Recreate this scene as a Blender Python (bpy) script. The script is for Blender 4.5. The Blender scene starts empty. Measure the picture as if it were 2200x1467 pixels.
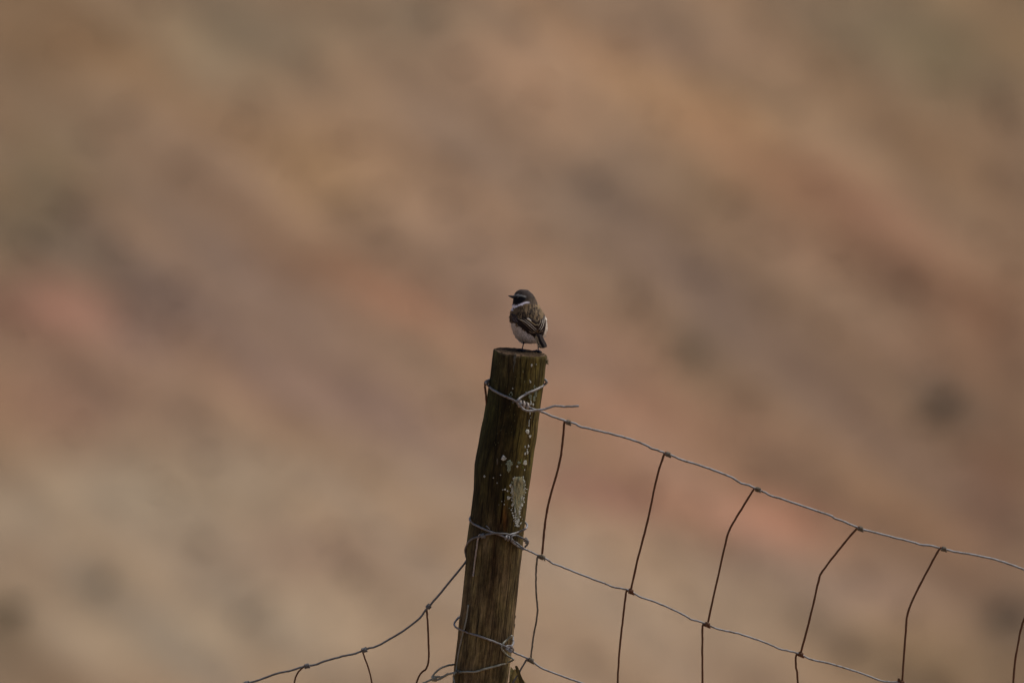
import bpy, bmesh, math, random
import numpy as np
from mathutils import Vector, Matrix
random.seed(7)
rng = np.random.default_rng(11)
R = math.radians
C = bpy.context.scene.collection

# ------------------------------------------------------------------ camera, light, exposure
PITCH = R(6.0)
TGT = Vector((0, 0, 1.05))                     # point in focus, on the fence line
DIST = 20.0
FWD = Vector((0, math.cos(PITCH), -math.sin(PITCH)))
UP = Vector((0, math.sin(PITCH), math.cos(PITCH)))
RT = Vector((1, 0, 0))
cam_d = bpy.data.cameras.new("camera")
cam = bpy.data.objects.new("camera", cam_d); C.objects.link(cam)
CAM = TGT - FWD * DIST
cam.location = CAM
cam.rotation_euler = (R(90) - PITCH, 0, 0)
cam_d.sensor_width = 36; cam_d.lens = 360
cam_d.clip_start = 0.5; cam_d.clip_end = 9000
cam_d.dof.use_dof = True
cam_d.dof.focus_distance = DIST
cam_d.dof.aperture_fstop = 3.5
bpy.context.scene.camera = cam

SUN_EL, SUN_AZ = R(60), R(68)                  # azimuth from +Y (away from the camera) towards +X
w = bpy.data.worlds.new("World"); bpy.context.scene.world = w
w.use_nodes = True
wn = w.node_tree.nodes; wl = w.node_tree.links
sky = wn.new("ShaderNodeTexSky"); sky.sky_type = 'NISHITA'; sky.sun_disc = False
sky.sun_elevation = SUN_EL; sky.sun_rotation = SUN_AZ
sky.air_density = 1.0; sky.dust_density = 4.0; sky.ozone_density = 1.0
bg = wn["Background"]; bg.inputs[1].default_value = 0.075
wl.new(sky.outputs[0], bg.inputs[0])
sd = bpy.data.lights.new("sun", 'SUN'); sd.energy = 2.0; sd.angle = R(25); sd.color = (1.0, 0.95, 0.88)
so = bpy.data.objects.new("sun", sd); C.objects.link(so)
sdir = Vector((math.sin(SUN_AZ) * math.cos(SUN_EL), math.cos(SUN_AZ) * math.cos(SUN_EL), math.sin(SUN_EL)))
so.rotation_euler = sdir.to_track_quat('Z', 'Y').to_euler()
vs = bpy.context.scene.view_settings
vs.view_transform = 'Standard'; vs.look = 'None'; vs.gamma = 1.0; vs.use_curve_mapping = False
vs.exposure = 0.15

# ------------------------------------------------------------------ helpers
def at(px, py, d=0.0):
    "a point at photo position px, py, d metres behind the plane in focus"
    k = (DIST + d) / DIST / 1100.0
    return TGT + RT * ((px - 1100) * k) + UP * ((733.5 - py) * k) + FWD * d

def lin(c):
    return tuple((v / 255 / 12.92) if v / 255 <= 0.04045 else ((v / 255 + 0.055) / 1.055) ** 2.4 for v in c)

def tag(o, label=None, cat=None, group=None, kind=None):
    if label: o['label'] = label
    if cat: o['category'] = cat
    if group: o['group'] = group
    if kind: o['kind'] = kind
    return o

def empty(name, loc):
    o = bpy.data.objects.new(name, None); C.objects.link(o)
    o.location = loc; o.empty_display_size = 0.05
    return o

def mesh_obj(name, verts, faces, mats, parent=None, cols=None, smooth=True, fmat=None, uvs=None):
    me = bpy.data.meshes.new(name)
    me.from_pydata([tuple(v) for v in verts], [], faces)
    if not isinstance(mats, (list, tuple)): mats = [mats]
    for m in mats: me.materials.append(m)
    if fmat is not None: me.polygons.foreach_set("material_index", fmat)
    me.polygons.foreach_set("use_smooth", [smooth] * len(me.polygons))
    if cols is not None:
        a = me.color_attributes.new("tint", 'FLOAT_COLOR', 'POINT')
        arr = np.ones((len(verts), 4), dtype=np.float32); arr[:, :3] = np.asarray(cols, dtype=np.float32)
        a.data.foreach_set("color", arr.ravel())
    if uvs is not None:
        a = me.attributes.new("grain_co", 'FLOAT_VECTOR', 'POINT')
        a.data.foreach_set("vector", np.asarray(uvs, dtype=np.float32).ravel())
    me.update()
    o = bpy.data.objects.new(name, me); C.objects.link(o)
    if parent:
        o.parent = parent
        o.matrix_parent_inverse = Matrix.Translation(-Vector(parent_world(parent)))
    return o

def parent_world(p):
    v = Vector(p.location)
    q = p
    while q.parent:
        q = q.parent
        v = v * 0 if q.type != 'EMPTY' else v
    return v if p.type == 'EMPTY' else Vector((0, 0, 0))

class MB:
    def __init__(s): s.v = []; s.f = []; s.c = []; s.m = []
    def add(s, v, f, c=None, m=0):
        n = len(s.v); s.v += [Vector(p) for p in v]; s.f += [tuple(i + n for i in q) for q in f]
        s.m += [m] * len(f)
        if c is not None: s.c += list(c) if len(c) == len(v) and len(v) > 0 and hasattr(c[0], '__len__') else [c] * len(v)
    def build(s, name, mats, parent=None, smooth=True):
        return mesh_obj(name, s.v, s.f, mats, parent, s.c if s.c else None, smooth, s.m)

def catmull(P, n=6):
    P = [Vector(p) for p in P]
    if len(P) < 3: return P
    Q = [P[0] * 2 - P[1]] + P + [P[-1] * 2 - P[-2]]
    out = []
    for i in range(1, len(Q) - 2):
        p0, p1, p2, p3 = Q[i - 1], Q[i], Q[i + 1], Q[i + 2]
        for k in range(n):
            t = k / n
            out.append(0.5 * ((2 * p1) + (p2 - p0) * t + (2 * p0 - 5 * p1 + 4 * p2 - p3) * t * t + (3 * p1 - p0 - 3 * p2 + p3) * t ** 3))
    out.append(P[-1])
    return out

def tube(mb, P, r, seg=10, jit=0.0, taper=None, c=None, m=0):
    n = len(P); T = []
    for i in range(n):
        t = P[min(i + 1, n - 1)] - P[max(i - 1, 0)]
        T.append(t.normalized() if t.length > 1e-9 else Vector((0, 0, 1)))
    nrm = T[0].orthogonal().normalized()
    v = []; f = []
    for i in range(n):
        nrm = (nrm - T[i] * nrm.dot(T[i])).normalized()
        b = T[i].cross(nrm)
        rr = r * (taper(i / (n - 1)) if taper else 1) * (1 + random.uniform(-jit, jit))
        for k in range(seg):
            a = 2 * math.pi * k / seg
            v.append(P[i] + (nrm * math.cos(a) + b * math.sin(a)) * rr)
    for i in range(n - 1):
        for k in range(seg):
            k2 = (k + 1) % seg
            f.append((i * seg + k, i * seg + k2, (i + 1) * seg + k2, (i + 1) * seg + k))
    v.append(P[0]); v.append(P[-1]); a0 = n * seg
    for k in range(seg):
        k2 = (k + 1) % seg
        f.append((a0, k2, k)); f.append((a0 + 1, (n - 1) * seg + k, (n - 1) * seg + k2))
    mb.add(v, f, c, m)

# value noise in numpy
def vnoise(x, y, seed=0):
    xi = np.floor(x).astype(np.int64); yi = np.floor(y).astype(np.int64)
    xf = x - xi; yf = y - yi
    def h(a, b):
        n = (a * 374761393 + b * 668265263 + seed * 974711) & 0xffffffff
        n = ((n ^ (n >> 13)) * 1274126177) & 0xffffffff
        return ((n ^ (n >> 16)) & 0xffff) / 65535.0
    u = xf * xf * (3 - 2 * xf); v = yf * yf * (3 - 2 * yf)
    return (h(xi, yi) * (1 - u) + h(xi + 1, yi) * u) * (1 - v) + (h(xi, yi + 1) * (1 - u) + h(xi + 1, yi + 1) * u) * v - 0.5
def vn(x, y, seed=0):
    xi = math.floor(x); yi = math.floor(y); xf = x - xi; yf = y - yi
    def h(a, b):
        n = (a * 374761393 + b * 668265263 + seed * 974711) & 0xffffffff
        n = ((n ^ (n >> 13)) * 1274126177) & 0xffffffff
        return ((n ^ (n >> 16)) & 0xffff) / 65535.0
    u = xf * xf * (3 - 2 * xf); v = yf * yf * (3 - 2 * yf)
    return (h(xi, yi) * (1 - u) + h(xi + 1, yi) * u) * (1 - v) + (h(xi, yi + 1) * (1 - u) + h(xi + 1, yi + 1) * u) * v - 0.5
def fbm(x, y, seed=0, o=4):
    s = 0; a = 1.0
    for i in range(o):
        s = s + a * vnoise(x, y, seed + i * 17); x = x * 2.03 + 5.1; y = y * 2.03 + 1.7; a *= 0.5
    return s

# ------------------------------------------------------------------ materials
def new_mat(name):
    m = bpy.data.materials.new(name); m.use_nodes = True
    nt = m.node_tree; b = nt.nodes["Principled BSDF"]
    return m, nt, nt.nodes, nt.links, b
def node(nt, t, **k):
    n = nt.nodes.new(t)
    for a, v in k.items(): setattr(n, a, v)
    return n
def ramp(nt, fac, stops):
    r = node(nt, "ShaderNodeValToRGB"); e = r.color_ramp.elements
    while len(e) < len(stops): e.new(0.5)
    for i, (p, c) in enumerate(stops):
        e[i].position = p; e[i].color = (c if len(c) == 4 else (*c, 1))
    nt.links.new(fac, r.inputs[0]); return r
def mix(nt, fac, a, b, mode='MIX'):
    n = node(nt, "ShaderNodeMix", data_type='RGBA', blend_type=mode)
    for s, v in ((n.inputs[0], fac), (n.inputs[6], a), (n.inputs[7], b)):
        if hasattr(v, 'links'): nt.links.new(v, s)
        else: s.default_value = v if not isinstance(v, tuple) else (v if len(v) == 4 else (*v, 1))
    return n.outputs[2]
def noise(nt, vec, scale, detail=4, rough=0.6):
    n = node(nt, "ShaderNodeTexNoise"); n.inputs["Scale"].default_value = scale
    n.inputs["Detail"].default_value = detail; n.inputs["Roughness"].default_value = rough
    if vec: nt.links.new(vec, n.inputs["Vector"])
    return n.outputs[0]
def mapping(nt, vec, scale):
    n = node(nt, "ShaderNodeMapping"); n.inputs["Scale"].default_value = scale
    nt.links.new(vec, n.inputs["Vector"]); return n.outputs[0]
def bump(nt, b, h, strength, dist):
    n = node(nt, "ShaderNodeBump"); n.inputs["Strength"].default_value = strength
    n.inputs["Distance"].default_value = dist
    nt.links.new(h, n.inputs["Height"]); nt.links.new(n.outputs[0], b.inputs["Normal"])

# ground: soil colours come from the sheet's own tint, broken up by grit and stones
M_ground, nt, N, L, b = new_mat("soil")
tint = node(nt, "ShaderNodeAttribute", attribute_name="tint")
geo = node(nt, "ShaderNodeTexCoord")
n1 = noise(nt, geo.outputs["Object"], 1.6, 8, 0.65)
n2 = noise(nt, mapping(nt, geo.outputs["Object"], (14, 14, 14)), 1.0, 5, 0.7)
r1 = ramp(nt, n1, [(0.3, (0.88, 0.88, 0.89)), (0.7, (1.12, 1.11, 1.09))])
r2 = ramp(nt, n2, [(0.3, (0.75, 0.75, 0.75)), (0.7, (1.22, 1.22, 1.22))])
c = mix(nt, 1.0, tint.outputs["Color"], r1.outputs[0], 'MULTIPLY')
c = mix(nt, 1.0, c, r2.outputs[0], 'MULTIPLY')
L.new(c, b.inputs["Base Color"]); b.inputs["Roughness"].default_value = 0.95
b.inputs["Specular IOR Level"].default_value = 0.15
bump(nt, b, n2, 0.6, 0.03)

def tint_mat(name, rough=0.8, bscale=0, bstr=0.3, bdist=0.001, spec=0.3, lo=.8, hi=1.2):
    m, nt, N, L, b = new_mat(name)
    t = node(nt, "ShaderNodeAttribute", attribute_name="tint")
    g = node(nt, "ShaderNodeTexCoord")
    n = noise(nt, g.outputs["Object"], bscale or 200, 4)
    r = ramp(nt, n, [(0.3, (lo, lo, lo)), (0.7, (hi, hi, hi))])
    L.new(mix(nt, 1.0, t.outputs["Color"], r.outputs[0], 'MULTIPLY'), b.inputs["Base Color"])
    b.inputs["Roughness"].default_value = rough; b.inputs["Specular IOR Level"].default_value = spec
    bump(nt, b, n, bstr, bdist)
    return m
M_plum = tint_mat("plumage", 0.75, 900, 0.5, 0.0006, 0.2)
M_lichen = tint_mat("lichen_crust", 0.95, 420, 0.9, 0.0016, 0.1, .5, 1.4)
M_scrub = tint_mat("dry_scrub", 0.9, 30, 0.2, 0.01, 0.1)
M_stone = tint_mat("hill_stone", 0.9, 12, 0.5, 0.02, 0.2)
M_moss = tint_mat("moss_tuft", 0.95, 900, 0.2, 0.0005, 0.1)

def wire_mat(name, base, spots, rough, metal, lo=0.45, hi=0.62):
    m, nt, N, L, b = new_mat(name)
    g = node(nt, "ShaderNodeTexCoord")
    n = noise(nt, g.outputs["Object"], 130, 5, 0.7)
    r = ramp(nt, n, [(lo, base), (hi, spots)])
    L.new(r.outputs[0], b.inputs["Base Color"])
    b.inputs["Roughness"].default_value = rough; b.inputs["Metallic"].default_value = metal
    n3 = noise(nt, g.outputs["Object"], 700, 4, 0.7)
    bump(nt, b, n3, 0.5, 0.0006)
    return m
M_galv = wire_mat("galvanised_wire", (0.25, 0.25, 0.26), (0.13, 0.095, 0.07), 0.55, 0.25, 0.47, 0.68)
M_rust = wire_mat("rusty_wire", (0.105, 0.037, 0.013), (0.10, 0.055, 0.022), 0.85, 0.0, 0.45, 0.7)
M_dull = wire_mat("dull_wire", (0.16, 0.16, 0.16), (0.08, 0.06, 0.05), 0.6, 0.2, 0.42, 0.7)
M_tie = wire_mat("weathered_tie", (0.42, 0.37, 0.32), (0.26, 0.19, 0.15), 0.6, 0.1, 0.42, 0.7)
M_low = wire_mat("greenish_wire", (0.30, 0.30, 0.25), (0.16, 0.15, 0.10), 0.6, 0.15, 0.42, 0.7)
M_olive = wire_mat("tarnished_wire", (0.15, 0.13, 0.10), (0.075, 0.055, 0.028), 0.8, 0.1, 0.4, 0.65)

# weathered round timber
def wood_mat(name):
    m, nt, N, L, b = new_mat(name)
    at_ = node(nt, "ShaderNodeAttribute", attribute_name="grain_co")   # (around, along, 0) in metres
    tint = node(nt, "ShaderNodeAttribute", attribute_name="tint")
    V = at_.outputs["Vector"]
    g1 = noise(nt, mapping(nt, V, (170, 7, 7)), 1.0, 5, 0.65)
    g2 = noise(nt, mapping(nt, V, (900, 22, 22)), 1.0, 4, 0.7)
    g3 = noise(nt, mapping(nt, V, (42, 12, 12)), 1.0, 5, 0.65)
    ck = noise(nt, mapping(nt, V, (75, 1.8, 1.8)), 1.0, 2, 0.5)
    g4 = noise(nt, mapping(nt, V, (260, 60, 60)), 1.0, 5, 0.75)
    g5 = noise(nt, mapping(nt, V, (22, 7, 7)), 1.0, 3, 0.6)
    r1 = ramp(nt, g1, [(0.32, (0.6, 0.58, 0.54)), (0.68, (1.4, 1.37, 1.3))])
    r2 = ramp(nt, g2, [(0.3, (0.7, 0.7, 0.7)), (0.7, (1.3, 1.3, 1.3))])
    r3 = ramp(nt, g3, [(0.36, (0.42, 0.38, 0.32)), (0.5, (.95, .93, .85)), (0.64, (1.6, 1.62, 1.5))])
    rc = ramp(nt, ck, [(0.488, (1, 1, 1)), (0.498, (0.15, 0.13, 0.11)), (0.502, (0.15, 0.13, 0.11)), (0.512, (1, 1, 1))])
    c = mix(nt, 1.0, tint.outputs["Color"], r1.outputs[0], 'MULTIPLY')
    c = mix(nt, 1.0, c, r2.outputs[0], 'MULTIPLY')
    c = mix(nt, 1.0, c, r3.outputs[0], 'MULTIPLY')
    r4 = ramp(nt, g4, [(0.34, (.62, .62, .6)), (.5, (1, 1, 1)), (.66, (1.5, 1.47, 1.38))])
    r5 = ramp(nt, g5, [(0.38, (1.08, 1.0, .88)), (0.62, (.96, 1.0, .66))])
    c = mix(nt, 1.0, c, r4.outputs[0], 'MULTIPLY')
    c = mix(nt, 0.8, c, r5.outputs[0], 'MULTIPLY')
    c = mix(nt, 0.8, c, rc.outputs[0], 'MULTIPLY')
    L.new(c, b.inputs["Base Color"]); b.inputs["Roughness"].default_value = 0.85
    b.inputs["Specular IOR Level"].default_value = 0.2
    h = mix(nt, 0.5, g1, rc.outputs[0])
    bump(nt, b, h, 0.7, 0.002)
    return m
M_wood = wood_mat("weathered_wood")

# ------------------------------------------------------------------ the land: one sheet
def axis(lo, hi, step, far, g=1.16):
    a = list(np.arange(lo, hi, step)); s = step; x = a[-1]
    while x < far: s *= g; x += s; a.append(x)
    s = step; x = a[0]
    while x > -far: s *= g; x -= s; a.insert(0, x)
    return np.array(a)
xs = axis(-22, 22, 0.11, 2500)
ys_ = axis(82, 112, 0.09, 2600)
near = np.arange(-24, 60, 0.6)
ys = np.unique(np.concatenate([ys_[(ys_ < -24) | (ys_ > 60)], near]))
X, Y = np.meshgrid(xs, ys)
def hill_h(x, y):
    z = np.interp(y, [-2600, -60, -20, -6, 0.6, 1.0, 45, 62, 70, 82, 125, 200, 420, 900, 2600],
                  [30, 2.5, 1.45, 0.35, 0.0, -0.05, -20.5, -23.0, -22.2, -17.88, 7.9, 50, 95, 120, 160])
    nearw = np.clip(1 - np.abs(y) / 14, 0, 1)
    z = z - nearw * 0.33 * np.minimum(np.abs(x + 0.15), 14)            # the fence stands on a small crest
    far = np.clip((y - 60) / 20, 0, 1)
    # rills running down to the right across the slope
    q = (x * 0.80 + (y - 95) * 0.60)
    p = (-x * 0.60 + (y - 95) * 0.80)
    z = z + far * (0.20 * fbm(q * 0.55, p * 0.16, 3, 4) + 0.07 * fbm(q * 2.6, p * 1.1, 9, 4) + 2.2 * fbm(x * 0.02, y * 0.02, 5, 3) * np.clip((np.hypot(x, y - 95) - 14) / 60, 0, 1))
    z = z + (1 - far) * 0.05 * fbm(x * 1.3, y * 1.3, 21, 4)
    return z
Z = hill_h(X, Y)
def hill_z(x, y): return float(hill_h(np.array([x]), np.array([y]))[0])
def hill_at(px, py):
    "where the sight line through a photo position meets the hillside"
    d = (at(px, py, 0) - CAM).normalized(); t = 80.0
    while t < 200:
        p = CAM + d * t
        if p.z <= hill_z(p.x, p.y): return p
        t += 0.1
    return CAM + d * 118

K_HILL = 1.19
BASE = (146, 117, 90)
# soil and growth patches on the slope, the last ones darkening corners and edges like lens falloff: centre, half sizes, turn (degrees, downwards to the right), colour, strength
PATCH = [
 (420, 60, 500, 130, 5, (136,119,92), .8), (90, 60, 220, 110, 0, (138,106,74), .8), (60, 400, 170, 200, 20, (120,103,76), .85),
 (920, 40, 130, 70, 10, (112,100,80), .7), (760, 190, 190, 70, 20, (160,128,96), .7), (690, 370, 210, 85, 25, (168,131,90), .95),
 (440, 265, 170, 50, 22, (130,99,70), .8), (300, 150, 200, 60, 20, (150,118,84), .6), (190, 560, 240, 50, 24, (112,98,80), .75),
 (120, 670, 230, 85, 10, (160,113,91), .85), (330, 690, 90, 90, 30, (124,102,88), .75), (500, 620, 260, 90, 35, (141,117,99), .8),
 (560, 470, 260, 60, 30, (132,103,80), .6), (700, 590, 190, 45, 18, (127,94,70), .8), (860, 660, 150, 55, 15, (158,115,88), .8),
 (980, 320, 180, 70, 45, (140,114,92), .6), (1160, 160, 240, 120, 15, (162,127,97), .85), (800, 880, 330, 75, 30, (131,106,92), .8),
 (130, 850, 260, 80, 8, (150,113,90), .7), (560, 830, 200, 70, 20, (146,116,98), .5), (300, 1080, 520, 120, 0, (165,145,118), .85),
 (450, 1330, 620, 170, 0, (166,147,121), .85), (230, 1250, 80, 70, 0, (144,127,104), .6), (440, 1235, 60, 50, 0, (144,125,103), .6),
 (30, 1320, 80, 90, 0, (128,108,82), .8), (140, 1440, 170, 50, 0, (138,110,82), .6), (700, 1190, 190, 50, 10, (150,122,102), .5),
 (900, 1060, 200, 80, 0, (158,133,107), .6), (880, 470, 240, 80, 35, (148,118,94), .5), (1080, 470, 180, 60, 30, (150,121,96), .5),
 (1560, 230, 330, 150, 20, (154,122,88), .85), (2030, 90, 300, 140, 20, (124,106,77), .85), (1450, 60, 300, 60, 10, (150,118,92), .6),
 (1640, 350, 260, 60, 35, (160,123,90), .6), (1290, 440, 130, 80, 35, (124,105,86), .75), (1560, 430, 130, 70, 20, (122,97,70), .75),
 (1870, 470, 280, 90, 30, (144,104,80), .7), (2060, 330, 200, 120, 20, (134,104,74), .7), (1960, 620, 170, 55, 30, (112,83,64), .85),
 (1480, 610, 220, 60, 30, (126,103,86), .75), (1730, 560, 150, 60, 35, (146,111,84), .6), (1110, 640, 200, 110, 30, (152,120,96), .7),
 (1500, 755, 60, 50, 10, (116,101,80), .85), (1740, 800, 200, 65, 30, (112,92,76), .8), (2160, 720, 130, 120, 20, (136,96,70), .7),
 (1980, 790, 170, 50, 25, (140,105,80), .6), (2035, 880, 95, 70, 20, (98,84,68), .75), (2120, 1060, 120, 160, 20, (112,78,60), .8),
 (1330, 870, 260, 60, 12, (166,122,94), .85), (1650, 960, 180, 60, 20, (146,112,86), .6), (1310, 1060, 190, 45, 12, (148,104,84), .85),
 (1290, 740, 200, 60, 20, (156,120,97), .6), (1640, 1120, 190, 55, 14, (174,123,96), .95), (1420, 990, 200, 40, 15, (158,116,92), .6),
 (1640, 1205, 140, 38, 8, (134,110,96), .7), (1920, 1130, 170, 60, 20, (144,109,80), .7), (1920, 990, 200, 50, 20, (140,110,86), .6),
 (2140, 1320, 100, 65, 10, (92,80,68), .9), (2030, 1250, 120, 35, 15, (116,87,66), .7), (1500, 1290, 420, 120, 5, (159,137,112), .85),
 (1850, 1270, 130, 45, 5, (150,124,106), .7), (1950, 1410, 300, 70, 5, (138,116,86), .7), (1300, 1420, 300, 80, 0, (158,134,108), .7),
 (1180, 1180, 160, 60, 0, (164,140,114), .7),
 (450, 700, 360, 50, 38, (125,103,90), .55), (1560, 640, 460, 55, 38, (124,102,85), .55), (1830, 900, 320, 50, 38, (120,94,76), .5),
 (700, 700, 360, 40, 36, (156,122,98), .4), (1150, 780, 420, 50, 36, (156,122,98), .4), (1020, 330, 420, 45, 40, (134,112,92), .45), (1800, 250, 420, 50, 38, (138,110,82), .4),
 (0, 0, 260, 160, 0, (116,92,66), .5), (0, 1467, 260, 160, 0, (114,95,72), .55), (2200, 1467, 260, 130, 0, (112,94,72), .5), (2200, 0, 330, 170, 0, (104,91,62), .5),  # view corners darkened in the soil colour to imitate lens vignetting
 (2190, 700, 70, 800, 0, (118,92,70), .5), (10, 300, 60, 500, 0, (122,100,74), .4), (1100, 10, 1200, 40, 0, (128,108,84), .35),  # edge strips darkened to suggest the same lens falloff
]
def slope_y(py):
    d = (at(1100, py, 0) - CAM).normalized(); t = 90.0
    while (CAM + d * t).z > np.interp((CAM + d * t).y, [70, 82, 125], [-22.2, -17.88, 7.9]) : t += .05
    return (CAM + d * t).y
Y0_, Y1_, YC = slope_y(100), slope_y(1367), slope_y(733)
KV = (Y0_ - Y1_) / 1267; KU = (YC + DIST) / math.cos(PITCH) / DIST / 1100
U = 1100 + X / KU; Vv = 733 - (Y - YC) / KV
wob_u = 45 * fbm(U / 150, Vv / 150, 31, 3); wob_v = 40 * fbm(U / 150, Vv / 150, 41, 3)
col = np.empty(X.shape + (3,)); col[:] = lin(BASE)
# the same soils go on over the rest of the slope
wide = np.clip((np.maximum(np.abs(U - 1100) / 1250, np.abs(Vv - 733) / 900) - 1) / .25, 0, 1)
qw = U * .8 + Vv * .6; pw = -U * .6 + Vv * .8
for k_, (cc, th) in enumerate([((166,146,120), .02), ((128,106,88), .05), ((162,112,88), .12), ((112,95,76), .22), ((164,128,92), .15)]):
    m_ = np.clip((fbm(qw / 420, pw / 170, 101 + 7 * k_, 3) - th) / .22, 0, 1)[..., None] * wide[..., None] * .8
    col = col * (1 - m_) + np.array(lin(cc)) * m_
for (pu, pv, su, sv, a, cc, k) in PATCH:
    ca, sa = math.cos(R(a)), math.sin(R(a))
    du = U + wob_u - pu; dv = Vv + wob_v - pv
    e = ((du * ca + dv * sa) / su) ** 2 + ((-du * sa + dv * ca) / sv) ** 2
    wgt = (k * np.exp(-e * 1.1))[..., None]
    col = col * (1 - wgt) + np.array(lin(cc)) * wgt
# streaks of ochre, red and grey soil following the rills
ca, sa = math.cos(R(37)), math.sin(R(37))
q = U * ca + Vv * sa; p = -U * sa + Vv * ca
s1 = fbm(q / 560, p / 85, 51, 4); s2 = fbm(q / 480, p / 70, 61, 4); s3 = fbm(U / 90, Vv / 60, 71, 3)
col = col * (1 + 0.26 * s1 + 0.07 * s3)[..., None]
col[..., 0] *= 1 + 0.08 * s2; col[..., 2] *= 1 - 0.11 * s2
g_ = col.mean(-1, keepdims=True); col = col * 0.94 + g_ * 0.06
col = np.clip(col * K_HILL, 0.01, 0.7)
ny, nx = X.shape
verts = np.stack([X, Y, Z], -1).reshape(-1, 3)
idx = np.arange(ny * nx).reshape(ny, nx)
faces = np.stack([idx[:-1, :-1], idx[:-1, 1:], idx[1:, 1:], idx[1:, :-1]], -1).reshape(-1, 4)
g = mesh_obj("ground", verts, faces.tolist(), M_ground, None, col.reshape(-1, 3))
g['kind'] = 'structure'

# ---- scrub and stones scattered over the slope
def blob_faces(mb, c, r, col, squash=0.6, n=7):
    "an angular stone"
    base = [(1,0,0),(-1,0,0),(0,1,0),(0,-1,0),(0,0,1),(0,0,-1)]
    v = [Vector(c) + Vector((p[0] * r * random.uniform(.7, 1.3), p[1] * r * random.uniform(.7, 1.3), p[2] * r * squash * random.uniform(.7, 1.3))) for p in base]
    f = [(0,2,4),(2,1,4),(1,3,4),(3,0,4),(2,0,5),(1,2,5),(3,1,5),(0,3,5)]
    mb.add(v, f, col)
def hill_col(x, y):
    j = int(np.argmin(np.abs(ys - y))); i = int(np.argmin(np.abs(xs - x)))
    return col[j, i]
stones = MB()
for i in range(4200):
    x = random.uniform(-20, 20); y = random.uniform(82, 112); r = random.choice([.04, .05, .06, .08, .12])
    c0 = hill_col(x, y) * random.uniform(0.6, 1.35)
    blob_faces(stones, (x, y, hill_z(x, y) + r * .15), r, tuple(c0))
o = stones.build("stones", M_stone, None, False)
tag(o, "angular ochre and grey stones strewn over the far hillside", "stones", kind="stuff")
def tuft(mb, c, r, n, col, h=1.0):
    for k in range(n):
        a = random.uniform(0, 6.283); e = random.uniform(0.15, 1.4); l = r * random.uniform(.5, 1.05)
        d = Vector((math.cos(a) * math.cos(e), math.sin(a) * math.cos(e), math.sin(e) * h))
        s = Vector((-math.sin(a), math.cos(a), 0)) * (r * 0.07)
        b0 = Vector(c) + d * l * 0.25; t = Vector(c) + d * l
        cc = tuple(v * random.uniform(.7, 1.3) for v in col)
        mb.add([b0 - s, b0 + s, t + s * .6 + Vector((0, 0, -.05 * r)), t - s * .6], [(0, 1, 2, 3)], cc)
scrub = MB()
for i in range(1500):
    x = random.uniform(-20, 20); y = random.uniform(82, 112)
    c0 = np.array(hill_col(x, y)) * 0.5 + np.array((.10, .09, .055)) * 0.5
    tuft(scrub, (x, y, hill_z(x, y)), random.uniform(.06, .15), 12, tuple(c0))
o = scrub.build("dry_tufts", M_scrub, None, False)
tag(o, "sparse dry tufts growing over the reddish far hillside", "dry grass", kind="stuff")
SHRUBS = [
 (2040, 880, .22, (.19, .18, .145), "darkest round shrub on the far slope, right of and above the wire netting"),
 (1500, 765, .13, (.27, .25, .18), "small grey-green bush on the slope level with the top of the post"),
 (2150, 1330, .20, (.25, .22, .19), "dark grey bush at the lower right, behind the last upright wires"),
 (930, 40, .16, (.28, .235, .17), "grey-olive bush at the very top of the view, left of centre"),
 (225, 1260, .17, (.30, .26, .19), "pale grey bush on the light soil at the lower left"),
 (30, 1330, .22, (.24, .20, .14), "olive brown bush on the light soil at the bottom left edge"),
 (1960, 625, .18, (.20, .14, .095), "low brown bush on the red soil right of the bird"),
]
for (pu, pv, r, cc, lab) in SHRUBS:
    p = hill_at(pu, pv)
    t = empty("shrub", (p.x, p.y, hill_z(p.x, p.y)))
    tag(t, lab, "shrub", "shrubs dotted over the far hillside")
    f = MB()
    for k in range(14 if r > .21 else 6 if r > .19 else 4):
        a = random.uniform(0, 6.283); d = r * math.sqrt(random.random()) * .75
        tuft(f, Vector(t.location) + Vector((math.cos(a) * d, math.sin(a) * d, r * random.uniform(.1, .5))), r * .5, 16, cc)
    f.build("foliage", M_scrub, t, False)
    s = MB()
    for k in range(9):
        a = k * .7; e = Vector((math.cos(a) * r * .6, math.sin(a) * r * .6, r * .6))
        tube(s, catmull([Vector(t.location) - Vector((0, 0, .05)), Vector(t.location) + e * .5 + Vector((0, 0, .03)), Vector(t.location) + e], 3), .009, 5, 0, lambda q: 1 - .6 * q, (.07, .05, .035))
    s.build("stems", M_scrub, t)

# ------------------------------------------------------------------ the fence post
LEAN = 0.1317                        # depth gained per metre down the post, as seen from the camera
EDGE = [(750,1060.5,1175),(762,1060,1174.5),(785,1057,1171.5),(812,1054,1169),(840,1049.5,1164.5),(857,1047,1162),(880,1043,1159),(903,1039.5,1156),
 (925,1034.5,1154),(942,1031.5,1151.5),(960,1028.5,1148),(990,1022.5,1144),(1005,1020,1142),(1027,1019,1139),(1057,1018,1134),(1084,1014.8,1131.5),(1114,1011,1128),
 (1148,1006,1124.5),(1178,1002,1122),(1203,1002,1119),(1230,999.8,1115.5),(1273,995.5,1111.5),(1311,991.5,1107),(1342,986.7,1104.5),
 (1376,984,1101),(1409,980,1097),(1433,977,1094),(1467,973.6,1089),(1700,946,1064),(2300,875,1000)]
eY = [e[0] for e in EDGE]; eL = [e[1] for e in EDGE]; eR = [e[2] for e in EDGE]
def post_at(py):
    l = np.interp(py, eY, eL); r = np.interp(py, eY, eR)
    cx = (l + r) / 2; d = (py - 757) / 1100 * LEAN
    return cx, (r - l) / 2, d
TV = 0.13                            # the top leans a little towards the camera
TILT = math.tan(R(6.3))              # rings are square to the leaning axis: right side lower by this much per pixel
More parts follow.
